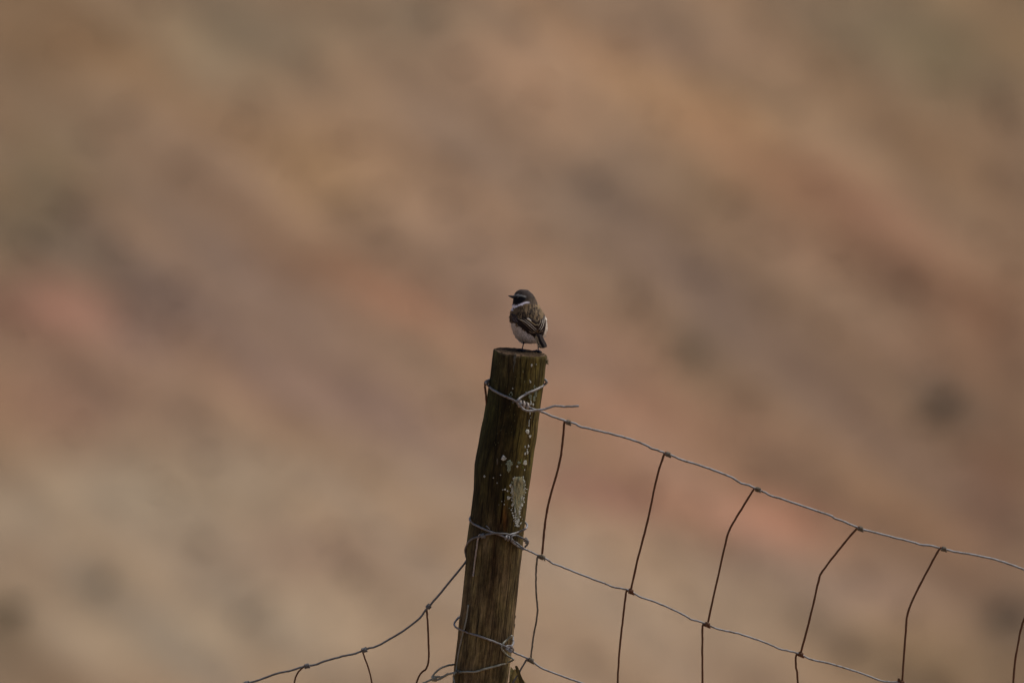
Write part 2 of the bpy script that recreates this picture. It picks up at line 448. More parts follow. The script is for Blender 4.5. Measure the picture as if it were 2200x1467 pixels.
def front(px, py):
    "ring of the tilted stack that shows at a photo position on the camera side"
    r = py
    for _ in range(5):
        cx, hr, d = post_at(r); t = max(-1, min(1, (px - cx) / hr))
        r = py - t * hr * TILT - math.sqrt(1 - t * t) * hr * TV
    cx, hr, d = post_at(r)
    return (px - cx) / hr, hr, d
def post_surf(px, py, out=0.0):
    "point on the camera side of the post at a photo position"
    t, hr, d = front(px, py); t = max(-1, min(1, t))
    return at(px, py, d - math.sqrt(max(0, 1 - t * t)) * hr / 1100 - out)
NS = 320; rows = list(np.concatenate([np.arange(757, 1500, 3.2), np.arange(1500, 2300, 25)]))
base_pt = at(*[float(v) for v in (post_at(2000)[0], 2000)], post_at(2000)[2])
post = empty("fence_post", base_pt)
tag(post, "leaning weathered round timber fence post patched with pale lichen, the bird standing on it", "fence post")
pv = []; pc = []; pu = []
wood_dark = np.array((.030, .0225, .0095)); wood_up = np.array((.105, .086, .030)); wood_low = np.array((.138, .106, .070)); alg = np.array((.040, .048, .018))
def crack_x(py): return np.interp(py, [990, 1010, 1060, 1112, 1160], [1089, 1087, 1082.5, 1077, 1074])
CR = [[(1085,1185),(1079,1230),(1074,1280),(1068,1360)], [(1098,1205),(1092,1260),(1086,1320),(1080,1370)], [(1107,1240),(1099,1300),(1095,1340),(1088,1400)], [(1063,1150),(1060,1200),(1056,1250)],
 [(1119,768),(1117,845)], [(1151,768),(1149,850),(1143,920)], [(1094,766),(1091,830)], [(1141,860),(1136,1000)], [(1048,1400),(1040,1467)], [(1060,1310),(1050,1420)], [(1074,800),(1070,900),(1060,980)], [(1105,900),(1100,985)], [(1030,1300),(1020,1420)], [(1052,1010),(1046,1090)]]
CR = [([q[1] for q in c_], [q[0] for q in c_]) for c_ in CR]
def crack(px, yy):
    v_ = 0
    for cy_, cx_ in CR:
        if cy_[0] < yy < cy_[-1]:
            x_ = np.interp(yy, cy_, cx_) + 1.2 * vn(yy / 14, cx_[0], 4)
            if abs(px - x_) < 2.2:
                e_ = min(1, (yy - cy_[0]) / 14, (cy_[-1] - yy) / 14); v_ = max(v_, e_ * max(0, 1 - abs(px - x_) / 1.5))
    return v_
for i, py in enumerate(rows):
    cx, hr, d = post_at(py)
    for k in range(NS):
        a = 2 * math.pi * k / NS
        hh = hr
        nx_ = math.cos(a); nd = math.sin(a)
        along = py / 1100
        rel = 1.1 * vn(a * 24 + 3, along * 3, 5) + 0.9 * vn(a * 60, along * 7, 8) + .8 * vn(a * 5, along * 9, 12)
        if i == 0: rel -= 1.3
        px = cx + nx_ * (hh + rel)
        yy = py + nx_ * hh * TILT - nd * hh * TV
        if i == 0: yy += 1.5 * vn(a * 9, 2.0, 3) + 1.3 * vn(a * 30, 5.0, 9) + (2.2 if vn(a * 4.5, 8.0, 13) > .3 else 0)
        if nd < 0:
            # split running down the front face, closing towards both ends
            rel -= .7 * crack(px, yy)
            cw = np.interp(yy, [1030, 1060, 1085, 1118, 1128], [0, .9, 1.5, 2.6, 0])
            if cw > 0 and abs(px - crack_x(yy)) < cw: rel -= 6 * (1 - abs(px - crack_x(yy)) / cw) + 1
        if 1115 < yy < 1162 and nd < 0:        # dark knot hole below the split
            q = ((px - 1074) / 9) ** 2 + ((yy - 1136) / 20) ** 2
            if q < 1: rel -= 2.2 * (1 - q)
        px = cx + nx_ * (hh + rel)
        pv.append(at(px, yy, d + nd * (hh + rel) / 1100))
        # timber colour; upper right olive and painted lighter, as if lit from that side
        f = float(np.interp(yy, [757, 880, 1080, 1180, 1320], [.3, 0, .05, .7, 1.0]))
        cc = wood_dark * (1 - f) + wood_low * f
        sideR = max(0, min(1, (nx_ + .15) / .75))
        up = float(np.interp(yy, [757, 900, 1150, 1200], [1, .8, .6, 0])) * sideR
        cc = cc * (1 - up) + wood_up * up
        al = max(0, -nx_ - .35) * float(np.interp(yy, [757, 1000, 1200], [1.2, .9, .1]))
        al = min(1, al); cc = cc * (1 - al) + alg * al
        gl = (vn(a * 9., along * 9, 77) + .5 * vn(a * 18., along * 18, 78))
        if yy > 1180: 
            cc = cc * (1 + .55 * gl); cc = cc * (1 - max(0, gl) * .5) + np.array((.115, .100, .042)) * max(0, gl) * .5
        if nd < 0 and abs(px - crack_x(yy)) < np.interp(yy, [1030, 1060, 1085, 1118, 1128], [0, .9, 1.5, 2.6, 0]): cc = cc * .12
        if nd < 0: cc = cc * (1 - .85 * crack(px, yy))
        # rust stain beside the knot
        q = math.exp(-(((px - 1085) / 6) ** 2 + ((yy - 1118) / 28) ** 2)) if nd < 0 else 0
        cc = cc * (1 - .8 * q) + np.array((.16, .062, .018)) * .8 * q
        q = math.exp(-(((px - 1072) / 9) ** 2 + ((yy - 1138) / 22) ** 2)) if nd < 0 else 0
        cc = cc * (1 - .8 * q) + np.array((.030, .010, .007)) * .8 * q
        q = math.exp(-(((px - 1062) / 6) ** 2 + ((yy - 1190) / 50) ** 2)) if nd < 0 else 0
        cc = cc * (1 - .6 * q) + np.array((.055, .026, .010)) * .6 * q
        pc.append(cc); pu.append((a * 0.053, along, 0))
pf = []
for i in range(len(rows) - 1):
    for k in range(NS):
        k2 = (k + 1) % NS
        pf.append((i * NS + k, (i + 1) * NS + k, (i + 1) * NS + k2, i * NS + k2))
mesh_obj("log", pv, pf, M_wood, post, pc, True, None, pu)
# the sawn top, its rings and checks
M_end, nt, N, L, b = new_mat("end_grain")
an = node(nt, "ShaderNodeAttribute", attribute_name="grain_co")
tn = node(nt, "ShaderNodeAttribute", attribute_name="tint")
wv = node(nt, "ShaderNodeTexWave", wave_type='RINGS', rings_direction='Z'); wv.inputs["Scale"].default_value = 60
wv.inputs["Distortion"].default_value = 2.5; wv.inputs["Detail"].default_value = 3
L.new(an.outputs["Vector"], wv.inputs["Vector"])
nn = noise(nt, an.outputs["Vector"], 120, 5, .7)
rr = ramp(nt, wv.outputs[0], [(0.1, (.65, .65, .65)), (.9, (1.15, 1.15, 1.15))]); r2 = ramp(nt, nn, [(.38, (.35, .33, .32)), (.62, (1.7, 1.66, 1.6))])
L.new(mix(nt, 1., mix(nt, 1., tn.outputs["Color"], rr.outputs[0], 'MULTIPLY'), r2.outputs[0], 'MULTIPLY'), b.inputs["Base Color"])
b.inputs["Roughness"].default_value = .95; b.inputs["Specular IOR Level"].default_value = .05; bump(nt, b, nn, .9, .004)
tv = []; tf = []; tc = []; tu = []
NR = 26
cx, hr, d0 = post_at(757)
def top_pt(px, dd):
    "on the sawn top: offset px pixels right of the axis, dd metres back"
    return at(cx + px, 757 + px * TILT - 0.4 - dd * 1100 * TV, d0 + dd)
for j in range(NR + 1):
    q = j / NR
    for k in range(NS):
        if j == NR:
            p = pv[k].copy()
        else:
            a = 2 * math.pi * k / NS
            e = (hr - 1.6) * q
            p = top_pt(math.cos(a) * e, math.sin(a) * e / 1100)
            p += UP * (0.0011 * vn(math.cos(a) * e / 6 + 50, math.sin(a) * e / 6 + 50, 4) + (.0012 if q < .95 else 0.0008))
        tv.append(p); a = 2 * math.pi * k / NS
        s = 1.0 + .7 * (q > .95)
        for ca_, q0, q1 in ((.5, .1, .95), (2.2, .3, 1.), (3.7, .0, .8), (5.1, .4, 1.), (4.3, .5, .9)):
            if q0 < q < q1 and abs(a - ca_ - .12 * vn(q * 5, ca_, 2)) * max(q, .1) < .022: s *= .25
        tc.append(np.array((.060, .041, .026)) * s); tu.append((math.cos(a) * q * .052, math.sin(a) * q * .052, 0))
for j in range(NR):
    for k in range(NS):
        k2 = (k + 1) % NS
        tf.append((j * NS + k, j * NS + k2, (j + 1) * NS + k2, (j + 1) * NS + k))
mesh_obj("sawn_top", tv, tf, M_end, post, tc, True, None, tu)

# lichen crusts: lobed discs lying on the timber
def lichen(mb, px, py, rx, ry, colr, lob=0.25, thick=0.0007, n=28, rot=0.0):
    cpt = post_surf(px, py, thick * 1.5); v = [cpt]; cc = [tuple(c * .85 for c in colr)]
    ph = random.uniform(0, 9)
    for ring in (0.55, 0.93, 1.0):
        for k in range(n):
            a = 2 * math.pi * k / n
            q = 1 + lob * (math.sin(3 * a + ph) * .4 + math.sin(7 * a + 2 * ph) * .35 + random.uniform(-.45, .45) * (ring > .8))
            if ring == 1.0: q = lastq[k] * 1.03
            elif ring > .8:
                if k == 0: lastq = []
                lastq.append(q)
            ex = math.cos(a) * rx * q * ring; ey = math.sin(a) * ry * q * ring
            X_ = px + ex * math.cos(rot) - ey * math.sin(rot); Y_ = py + ex * math.sin(rot) + ey * math.cos(rot)
            v.append(post_surf(X_, Y_, (thick * random.uniform(.7, 1.3) + .0008) if ring < 1 else -0.0012))
            m_ = random.uniform(.8, 1.15) * (1.12 if ring > .8 else .9)
            cc.append(tuple(c * m_ for c in colr))
    f = [(0, 1 + k, 1 + (k + 1) % n) for k in range(n)]
    for r_ in range(2):
        for k in range(n):
            k2 = (k + 1) % n
            f.append((1 + r_ * n + k, 1 + (r_ + 1) * n + k, 1 + (r_ + 1) * n + k2, 1 + r_ * n + k2))
    mb.add(v, f, cc)
LW = (.58, .60, .54); LY = (.33, .30, .17); LG = (.24, .27, .19)
def Z3(X_, Y_): return 1000 + X_ / 6.67, 900 + Y_ / 6.67
def Z2(X_, Y_): return 1020 + X_ / 7.335, 730 + Y_ / 7.335
# the long yellow-grey crust
mb = MB()
v = []; cc = []; rowsL = [(815,785,812),(835,705,832),(880,682,842),(930,668,846),(980,662,848),(1030,665,846),(1080,672,836),(1130,672,826),(1180,680,818),(1230,690,805),(1270,705,785),(1310,712,775),(1350,718,765),(1400,728,752),(1425,735,745)]
NC = 14
for (yy, l, r_) in rowsL:
    l += random.uniform(-7, 7); r_ += random.uniform(-7, 7)
    for k in range(NC + 1):
        t = k / NC; e = (k in (0, NC)) or yy in (815, 1425)
        x_, y_ = Z3(l + (r_ - l) * t, yy + random.uniform(-5, 5))
        v.append(post_surf(x_, y_, -.001 if e else random.uniform(.0010, .0021)))
        edge = k in (1, NC - 1)
        base = LW if edge and random.random() < .6 else LY
        q = random.uniform(.72, 1.12); 
        if 850 < yy < 1000 and 3 < k < 8 and random.random() < .5: q *= .5
        if random.random() < .12: q *= .35
        if random.random() < .3: base = LG
        cc.append(tuple(c_ * q for c_ in base))
f = []
for i in range(len(rowsL) - 1):
    for k in range(NC):
        a0 = i * (NC + 1) + k; f.append((a0, a0 + NC + 1, a0 + NC + 2, a0 + 1))
mb.add(v, f, cc)
for k in range(46):
    t = random.random(); yy = 818 + 600 * t
    l = np.interp(yy, [r_[0] for r_ in rowsL], [r_[1] for r_ in rowsL]); rr_ = np.interp(yy, [r_[0] for r_ in rowsL], [r_[2] for r_ in rowsL])
    x_, y_ = Z3((l if k % 2 else rr_) + random.uniform(-9, 6) * (1 if k % 2 else -1), yy)
    lichen(mb, x_, y_, random.uniform(1.0, 2.2), random.uniform(1.2, 2.8), random.choice([LW, LY, LG, LY]), .5, .0011, 14)
o = mb.build("lichen", M_lichen, post); o['label'] = "long yellowish grey lichen crust tapering downwards"
mb = MB()
for (X_, Y_, rx, ry, cl) in [(548,558,34,36,LW),(628,635,48,44,LG),(620,700,26,60,LG)]:
    x_, y_ = Z3(X_, Y_); lichen(mb, x_, y_, rx / 6.67, ry / 6.67, cl, .3)
o = mb.build("lichen", M_lichen, post); o['label'] = "grey-green lichen crusts left of the long crust"
mb = MB()
for (X_, Y_, rx, ry, cl) in [(888,183,26,32,LW),(925,250,17,20,LW),(905,200,10,14,LW),(856,398,10,16,LW),(902,388,12,20,LW),(856,498,11,20,LW),(888,480,12,28,LW),(885,440,6,14,LW),
    (852,628,26,34,LW),(860,605,16,16,LW),(765,625,24,18,LG),(743,680,14,16,LW),(800,600,10,26,(.16,.20,.05)),(822,640,14,10,(.16,.20,.05)),(822,690,8,20,(.14,.17,.05)),(848,728,7,12,LW),
    (645,955,16,26,LW),(655,1055,12,14,LW),(615,1130,22,28,LW),(568,1008,14,14,LW),(603,1030,11,12,LW),(535,1012,10,8,LW),(272,820,12,18,LW),(402,842,8,8,LW),(502,800,8,8,LW),(453,915,7,9,LW),
    (555,1222,7,10,LW),(520,1178,6,8,LW),(627,1275,5,6,LW),(480,1228,7,12,(.15,.14,.10)),(457,610,11,50,(.13,.11,.08)),(912,70,6,46,LW),(916,20,5,14,LW),
    (668,1235,12,16,LW),(678,1345,10,12,LW),(695,1410,10,12,LW),(785,1400,10,14,LW),(820,1215,8,12,LW),(845,1022,10,22,LW),(785,1275,14,20,LW),(560,1170,4,4,LW)]:
    x_, y_ = Z3(X_, Y_); lichen(mb, x_, y_, rx / 6.67, ry / 6.67, cl, .3, .0006, 16)
for (X_, Y_, rx, ry, cl) in [(897,402,15,22,LW),(971,388,8,9,LW),(877,665,12,18,LW),(865,637,7,8,LW),(597,768,10,14,LW),(760,500,10,28,(.22,.2,.09)),(787,655,8,16,(.22,.2,.09)),(728,600,6,12,(.2,.18,.08)),
    (627,330,16,80,(.14,.13,.10)),(640,260,18,40,(.15,.14,.11)),(612,440,9,70,(.12,.11,.08)),(575,830,18,14,LG),(590,860,8,22,LG),(545,860,9,16,LG),(560,888,18,7,LG),(528,905,12,20,(.13,.13,.1)),(605,985,14,22,(.14,.14,.11)),
    (940,745,14,26,LG),(962,850,20,50,LG),(935,930,20,50,LG),(875,905,26,50,LG),(860,850,14,18,LG),(885,995,14,40,LW),(920,1020,12,24,LW),(870,1150,8,36,LW),(883,1225,6,10,LW),(858,1290,7,26,LW),(851,1350,6,20,LW),(828,1440,26,26,LW),(900,790,12,12,(.2,.2,.14)),(975,790,9,50,LG),(810,825,10,8,LW)]:
    x_, y_ = Z2(X_, Y_); lichen(mb, x_, y_, rx / 7.335, ry / 7.335, cl, .35, .0006, 16)
for k in range(190):          # the spatter of tiny discs round and below the long crust
    t = random.random(); yy = 820 + 720 * t ** .6
    if yy < 1425:
        l = np.interp(yy, [r_[0] for r_ in rowsL], [r_[1] for r_ in rowsL]); rr_ = np.interp(yy, [r_[0] for r_ in rowsL], [r_[2] for r_ in rowsL])
        side = random.choice((0, 1)); X_ = (l - abs(random.gauss(0, 13))) if side == 0 else (rr_ + abs(random.gauss(0, 13)))
        if yy < 1050 and random.random() < .6: continue
    else: X_ = random.gauss(742, 26)
    x_, y_ = Z3(X_, yy); s = random.uniform(.35, 1.3)
    lichen(mb, x_, y_, s, s * random.uniform(.9, 1.5), LW, .2, .0005, 8)
for (X_, Y_) in [(890,35),(888,158),(908,233),(955,350),(1015,325),(990,350),(965,322),(1010,220),(985,270),(940,320),(1030,310),(930,260),(870,110),(1000,60),(1040,45),(900,200),(960,300),(975,150),(950,180)]:
    s = random.uniform(.9, 2.0); lichen(mb, 980 + X_ / 7.336, 1080 + Y_ / 7.336, s, s * 1.2, LW, .25, .0006, 10)
for k in range(70):           # faint mealy flecks over the upper half
    lichen(mb, random.uniform(1062, 1150), random.uniform(775, 1010), random.uniform(.4, .9), random.uniform(.6, 2.2), (.15, .14, .07), .3, .0004, 7)
o = mb.build("lichen_specks", M_lichen, post); o['label'] = "scattered small white lichen spots"
# moss tuft on the right rim and loose splinters along the edges
mb = MB()
def wisps(mb, px, py, d, n, r, colr, down=0.0, spread=1.0):
    for k in range(n):
        a = random.uniform(0, 6.283); l = r * random.uniform(.4, 1)
        p0 = at(px + random.uniform(-1.5, 1.5), py + random.uniform(-3, 3), d + random.uniform(-.002, .002))
        dirv = (RT * math.cos(a) * spread + UP * (math.sin(a) - down) + FWD * random.uniform(-.6, .6)).normalized()
        p1 = p0 + dirv * l * .6 + RT * random.uniform(-.0006, .0006); p2 = p0 + dirv * l + UP * random.uniform(-.001, .0005)
        tube(mb, [p0, p1, p2], .00032, 4, 0, lambda q: 1 - .5 * q, tuple(c_ * random.uniform(.7, 1.3) for c_ in colr))
wisps(mb, 1174, 777, d0 - .006, 60, .0065, (.12, .12, .055), .25)
wisps(mb, 1174, 768, d0 - .004, 24, .004, (.10, .10, .05), .4)
moss_mb = mb
for (px, py, d, n, r) in [(1152, 941, .02, 8, .003), (1118, 1201, .05, 12, .004), (1002, 1196, .05, 6, .003), (1036, 925, .02, 4, .002), (1102, 1208, .0, 8, .003)]:
    mm_ = MB(); wisps(mm_, px, py, d, n, r, (.09, .075, .045), .2); mm_.build("fibres", M_moss, post, True)
moss_mb.build("moss", M_moss, post, True)
for pts in ([(1108, 1322), (1105.5, 1330), (1101, 1338)], [(1106, 1340), (1105, 1348), (1103, 1352)], [(1011, 1108), (1009.5, 1113), (1011, 1120)]):
    mb = MB()
    tube(mb, [at(px, py, post_at(py)[2]) for px, py in pts], .0011, 6, .2, lambda q: 1 - .6 * q, (.07, .05, .03))
    mb.build("splinter", M_moss, post, True)
# staple driven in over the second tie
mb = MB()
sp = [post_surf(1044, 1131.5, -.002), post_surf(1045, 1129.5, .003), post_surf(1048, 1132, .0065), post_surf(1051, 1135, .005), post_surf(1051.6, 1137, -.002)]
tube(mb, catmull(sp, 4), .0009, 8)
mb.build("staple", M_galv, post)

# ------------------------------------------------------------------ the brace behind the post
br = empty("brace_post", at(1230, 2000, .16))
tag(br, "pointed top of a split brace timber leaning against the lower right of the post", "brace post")
bd = .075
def prism_strip(name, A, B, T1, T2, thick, mat, parent, colr):
    pass
# wedge-cut top: front face, side faces and a dark split board edge behind
def slab(mb, outline, d0_, d1_, colr, us):
    n = len(outline)
    v = [at(px, py, d0_) for px, py in outline] + [at(px, py, d1_) for px, py in outline]
    f = [tuple(range(n - 1, -1, -1)), tuple(range(n, 2 * n))] + [(i, (i + 1) % n, n + (i + 1) % n, n + i) for i in range(n)]
    k = len(mb.v); mb.add(v, f, colr)
def round_brace(px0, py0, px1, py1, rad, dep0, dep1, cut):
    "a round timber whose top is sawn off at a slant"
    V_ = []; F_ = []; Cc = []; Uv = []
    n = 48; rws = 60
    for i in range(rws + 1):
        t = i / rws
        for k in range(n):
            a = 2 * math.pi * k / n
            ox = math.cos(a) * rad; od = math.sin(a) * rad / 1100
            s = max(t, 0)
            top = cut(ox, math.sin(a))
            py = top * (1 - s) + py1 * s
            q = (py - py0) / (py1 - py0)
            px = px0 + (px1 - px0) * q + ox
            V_.append(at(px, py, dep0 + (dep1 - dep0) * q + od)); g_ = .8 + .5 * random.random()
            Cc.append((.34 * g_, .29 * g_, .17 * g_)); Uv.append((a * .03, py / 1100, 0))
    for i in range(rws):
        for k in range(n):
            k2 = (k + 1) % n; F_.append((i * n + k, (i + 1) * n + k, (i + 1) * n + k2, i * n + k2))
    F_.append(tuple(range(n)))
    return V_, F_, Cc, Uv
V_, F_, Cc, Uv = round_brace(1104, 1432, 1260, 2000, 24, .035, .13, lambda ox, sd: 1432 + abs(ox + 2 + 4 * sd) * 2.1 + (2 if ox > 0 else 0) + 2 * math.sin(ox * 2.2))
mesh_obj("log", V_, F_, M_wood, br, Cc, False, None, Uv)
V_ = []
mbk = MB()
slab(mbk, [(1106, 1430.5), (1109, 1428.8), (1112.5, 1431), (1126, 1466), (1300, 2000), (1288, 2004), (1117, 1468)], .012, .03, (.09, .07, .04), None)
o = mbk.build("split_edge", M_wood, br, False); 
me = o.data; a_ = me.attributes.new("grain_co", 'FLOAT_VECTOR', 'POINT')
a_.data.foreach_set("vector", [c_ for v_ in me.vertices for c_ in (v_.co.x, v_.co.z, 0)])

# ------------------------------------------------------------------ wire netting
RL, RS = 0.0021, 0.00185             # line wire and stay wire
def on_post(px, py, out):
    "depth of a wire that lies against the front of the post"
    t, hr, d = front(px, py)
    if abs(t) >= 1: return d
    return d - math.sqrt(1 - t * t) * hr / 1100 - out
def path(pts, dep=None, out=0.003):
    "pts: (px, py[, mode]); mode 'p' on the post face, a number = depth, none = netting plane"
    P = []
    for p in pts:
        m = p[2] if len(p) > 2 else dep
        d = on_post(p[0], p[1], out) if m == 'p' else (m(p[0], p[1]) if callable(m) else m)
        P.append(at(p[0], p[1], d))
    return P
def netR(px, py): return -0.045 + (px - 1160) * 0.00004 + (py - 880) / 1100 * LEAN
def netL(px, py): return 0.055 - (1000 - px) * 0.00005 + (py - 1200) / 1100 * LEAN * .5
def behind(px0, py0, px1, py1, n=6, extra=.004):
    "a run round the back of the post"
    out = []
    for i in range(1, n):
        t = i / n; a = math.pi * t
        cxm = (px0 + px1) / 2; hw = (px1 - px0) / 2
        px = cxm - math.cos(a) * hw; py = py0 + (py1 - py0) * t
        out.append((px, py, post_at(py)[2] + math.sin(a) * (abs(hw) / 1100 + extra)))
    return out
def coil(mb, c0, c1, rw, turns, rc, phase=0.0, lead=None):
    "a helix of wire round the segment c0-c1"
    ax = (c1 - c0); n = int(turns * 14); t0 = ax.normalized(); u = t0.orthogonal().normalized(); v = t0.cross(u)
    P = [c0 + ax * (i / n) + (u * math.cos(phase + i / n * turns * 6.283) + v * math.sin(phase + i / n * turns * 6.283)) * rc for i in range(n + 1)]
    tube(mb, P, rw, 8)
def kinky(P, n=5, j=0.00035):
    Q = catmull(P, n)
    return [q + Vector((random.uniform(-j, j), random.uniform(-j, j), random.uniform(-j, j))) for q in Q]

right = empty("wire_netting", at(1160, 1467, -.03))
tag(right, "taut wire netting sloping down to the right from the post, with rusty upright wires", "wire fence")
# --- top line wire with its loop and tail
m = MB()
dpt = post_at(820)[2]
main = [(1052, 816, .03), (1046, 819, .008), (1044, 823, -.008), (1048.5, 828, 'p'), (1057, 836, 'p'), (1074.5, 846, 'p'), (1091, 853.5, 'p'), (1107, 861, 'p'), (1121, 868, 'p'), (1133, 873, 'p'), (1145.5, 878.6, -.047), (1164.5, 884.5, netR), (1183.6, 893.2), (1201, 899), (1216, 904.5), (1222, 907), (1233, 909), (1249, 916.8), (1268, 921), (1284, 925), (1326, 935), (1368, 948), (1388, 956), (1399, 963), (1412, 966.5), (1430, 973.6), (1436, 976), (1448, 980), (1465, 988), (1493, 996), (1545, 1014), (1573, 1026), (1584, 1033), (1594, 1038.5), (1607, 1041.5), (1621, 1048), (1629, 1051.3), (1642, 1057), (1658, 1065.7), (1679, 1071), (1737, 1091.6), (1783, 1107), (1792, 1112.5), (1810, 1119), (1838, 1131), (1849, 1136), (1874, 1142), (1920, 1154), (1959.6, 1164), (1979, 1170), (1999, 1172), (2020.5, 1177.5), (2028, 1179), (2051, 1185), (2087.6, 1190.6), (2139, 1202), (2179, 1215), (2200, 1223.5), (2262, 1250), (2340, 1276), (2450, 1306), (2700, 1380), (3800, 1650)]
main = [(p[0], p[1], p[2] if len(p) > 2 else netR) for p in main]
tube(m, kinky(path(main)), RL * 1.08, 10, .05)
back = [(1046, 819, .008), (1052, 816, .03)] + behind(1054, 815, 1170, 815) + [(1172, 816.5, .008), (1174.7, 820.6, -.004), (1171, 825.4, 'p'), (1156, 835, 'p'), (1137, 843, 'p'), (1123.6, 850.6, 'p'), (1114.5, 857, -.056), (1111, 864, -.056), (1114, 869.5, -.050)]
tube(m, kinky(path(back)), RL * 1.12, 10, .03)
h0 = at(1114, 865, on_post(1117, 866, .004)); h1 = at(1133, 873.5, on_post(1133, 873.5, .004))
tail = [(1122, 866, -.064), (1117, 870, -.064), (1121, 875.5, -.062), (1127, 880.6, -.061), (1138.6, 882.6, -.058), (1156, 880.6, -.054), (1170, 878.6, -.052), (1181, 875, -.052), (1192, 872, -.052), (1200, 872.3, -.052), (1211, 873.3, -.052), (1226, 873, -.052), (1243.6, 872, -.052)]
tube(m, kinky(path(tail)), RL * 1.05, 10, .03)
o = m.build("line_wire", M_galv, right); o['label'] = "top line wire looped and twisted round the post, its cut tail sticking out"
mt = MB(); coil(mt, h0, h1, RL * 1.35, 2.3, RL * 2.7, 1.0)
mt.build("twist", M_tie, o)
# --- second line wire
m = MB()
mid = [(1012, 1110, .05), (1009.3, 1113, .03), (1010, 1118, .01), (1018, 1125.7, 'p'), (1034.5, 1133.8, 'p'), (1055, 1142, 'p'), (1075.4, 1149.5, 'p'), (1087.7, 1155, 'p'), (1097, 1158.6, 'p'), (1111, 1167, 'p'), (1124.5, 1177.5, netR), (1141, 1185), (1156, 1192.5), (1164, 1196), (1175, 1201), (1188.6, 1210.5), (1200, 1214), (1242.6, 1231.5), (1291, 1249.6), (1305, 1255), (1317, 1260.5), (1330, 1262.5), (1347, 1266), (1356, 1270), (1364, 1275), (1378, 1283), (1402.5, 1290.6), (1444, 1308), (1470, 1321), (1486, 1330.5), (1500, 1333.5), (1513.7, 1338.5), (1522, 1342), (1545, 1351.4), (1586.7, 1360.5), (1639.6, 1378), (1662, 1387.5), (1676, 1394), (1692, 1397), (1709.7, 1401.5), (1720, 1405), (1732, 1411), (1746, 1417), (1783, 1425), (1844, 1443.6), (1880, 1457), (1895.6, 1462.5), (1915, 1464.5), (1938, 1466.4), (1990, 1482), (2100, 1512), (2300, 1570), (2700, 1700), (3800, 1960)]
mid = [(p[0], p[1], p[2] if len(p) > 2 else netR) for p in mid]
tube(m, kinky(path(mid)), RL * .93, 10, .04)
back = [(1010, 1118, .01), (1009.3, 1113, .03)] + behind(1010, 1113, 1130, 1120) + [(1129, 1122.5, .04), (1132.7, 1129, .02), (1128.6, 1136, -.004), (1116, 1142, 'p'), (1098.6, 1147.5, 'p'), (1090, 1150, 'p'), (1086.5, 1155, -.02)]
P = path(back); tube(m, kinky(P), RL * .97, 10, .03)
coil(m, at(1086, 1153, on_post(1086, 1154, .003)), at(1098, 1159, on_post(1098, 1160, .003)), RL * .9, 2.2, RL * 1.9, 2.0)
tube(m, kinky(path([(1097, 1160, 'p'), (1105.4, 1168, 'p'), (1116, 1175.5, 'p'), (1124, 1180, netR)], None, .005)), RL * .93, 10, .03)
o = m.build("line_wire", M_galv, right); o['label'] = "second line wire tied round the middle of the post"
# --- third line wire
m = MB()
low = [(989, 1323, .11), (986, 1326, .09), (980, 1332, .07), (976, 1340, .05), (981, 1348, .02), (998, 1356, 'p'), (1031, 1366.5, 'p'), (1057, 1376, 'p'), (1080, 1385.4, 'p'), (1094.7, 1393.5, .01), (1106, 1401.7, netR), (1126, 1410), (1140.5, 1418), (1150, 1424.6), (1163.5, 1434.5), (1186, 1443.5), (1219, 1455.7), (1252, 1467), (1350, 1500), (1600, 1580), (2000, 1720), (2400, 1850)]
low = [(p[0], p[1], p[2] if len(p) > 2 else netR) for p in low]
tube(m, kinky(path(low)), RL * .93, 10, .04)
bk = [(980, 1332, .07), (986, 1326, .09)] + behind(989, 1325, 1107, 1365) + [(1102, 1372, .06), (1103, 1380, .03), (1099, 1388, .005)]
tube(m, kinky(path(bk)), RL * .93, 10, .03)
coil(m, at(1088, 1389, on_post(1088, 1389, .004)), at(1100, 1397, .0), RL * .85, 2.6, RL * 2.0, .3)
tube(m, kinky(path([(1094, 1386.5, -.002), (1099, 1388, -.004), (1102, 1393, .0)])), RL * .9, 8)
o = m.build("line_wire", M_galv, right); o['label'] = "third line wire low on the post"

def stay(parent, pts, dep, mat, r=RS, knots=(), label=None, n=6):
    m = MB(); P = [(p[0], p[1], p[2] if len(p) > 2 else dep) for p in pts]
    tube(m, kinky(path(P), n, .0003), r, 8, .08)
    o = m.build("stay_wire", mat, parent)
    if label: o['label'] = label
    for kn in knots:
        px, py, dx, dy, sz, km = kn[:6]
        mm = MB(); L_ = math.hypot(dx, dy); dx, dy = dx / L_ * sz, dy / L_ * sz
        dd = kn[6] if len(kn) > 6 else dep(px, py)
        coil(mm, at(px - dx, py - dy, dd), at(px + dx, py + dy, dd), RS * .98, 3.1, (RL + RS) * .88, random.uniform(0, 6))
        # the clipped end of the wrap
        e0 = at(px + dx, py + dy + 1, dd - .002)
        tube(mm, catmull([e0, e0 + RT * .001 - UP * .0022, e0 + RT * .0006 - UP * .0045], 3), RS * .8, 6)
        mesh_k = mm.build("knot", km, o)
    return o
G, RU, OL = M_dull, M_rust, M_olive
ts = (1, .36); ms = (1, .38)
stay(right, [(1214, 905), (1212, 912), (1208, 957), (1201, 998.6), (1180, 1075), (1172, 1118), (1167.4, 1162), (1164.7, 1190)], netR, RU, RS * 1.22, [(1221, 907.3, *ts, 4.2, OL)])
stay(right, [(1159, 1192), (1155, 1196), (1152.4, 1216), (1151.5, 1243.6), (1152, 1275), (1155, 1309), (1152, 1335.5), (1146, 1368), (1140.5, 1413)], netR, OL, RS, [(1164, 1196.5, 1, .45, 5.5, OL)])
stay(right, [(1137, 1414), (1131.5, 1416.5), (1117.6, 1440), (1102, 1466), (1080, 1505)], lambda a, b_: netR(a, b_) - .004, G, RS, [(1140.5, 1418, 1, .55, 5.5, OL)])
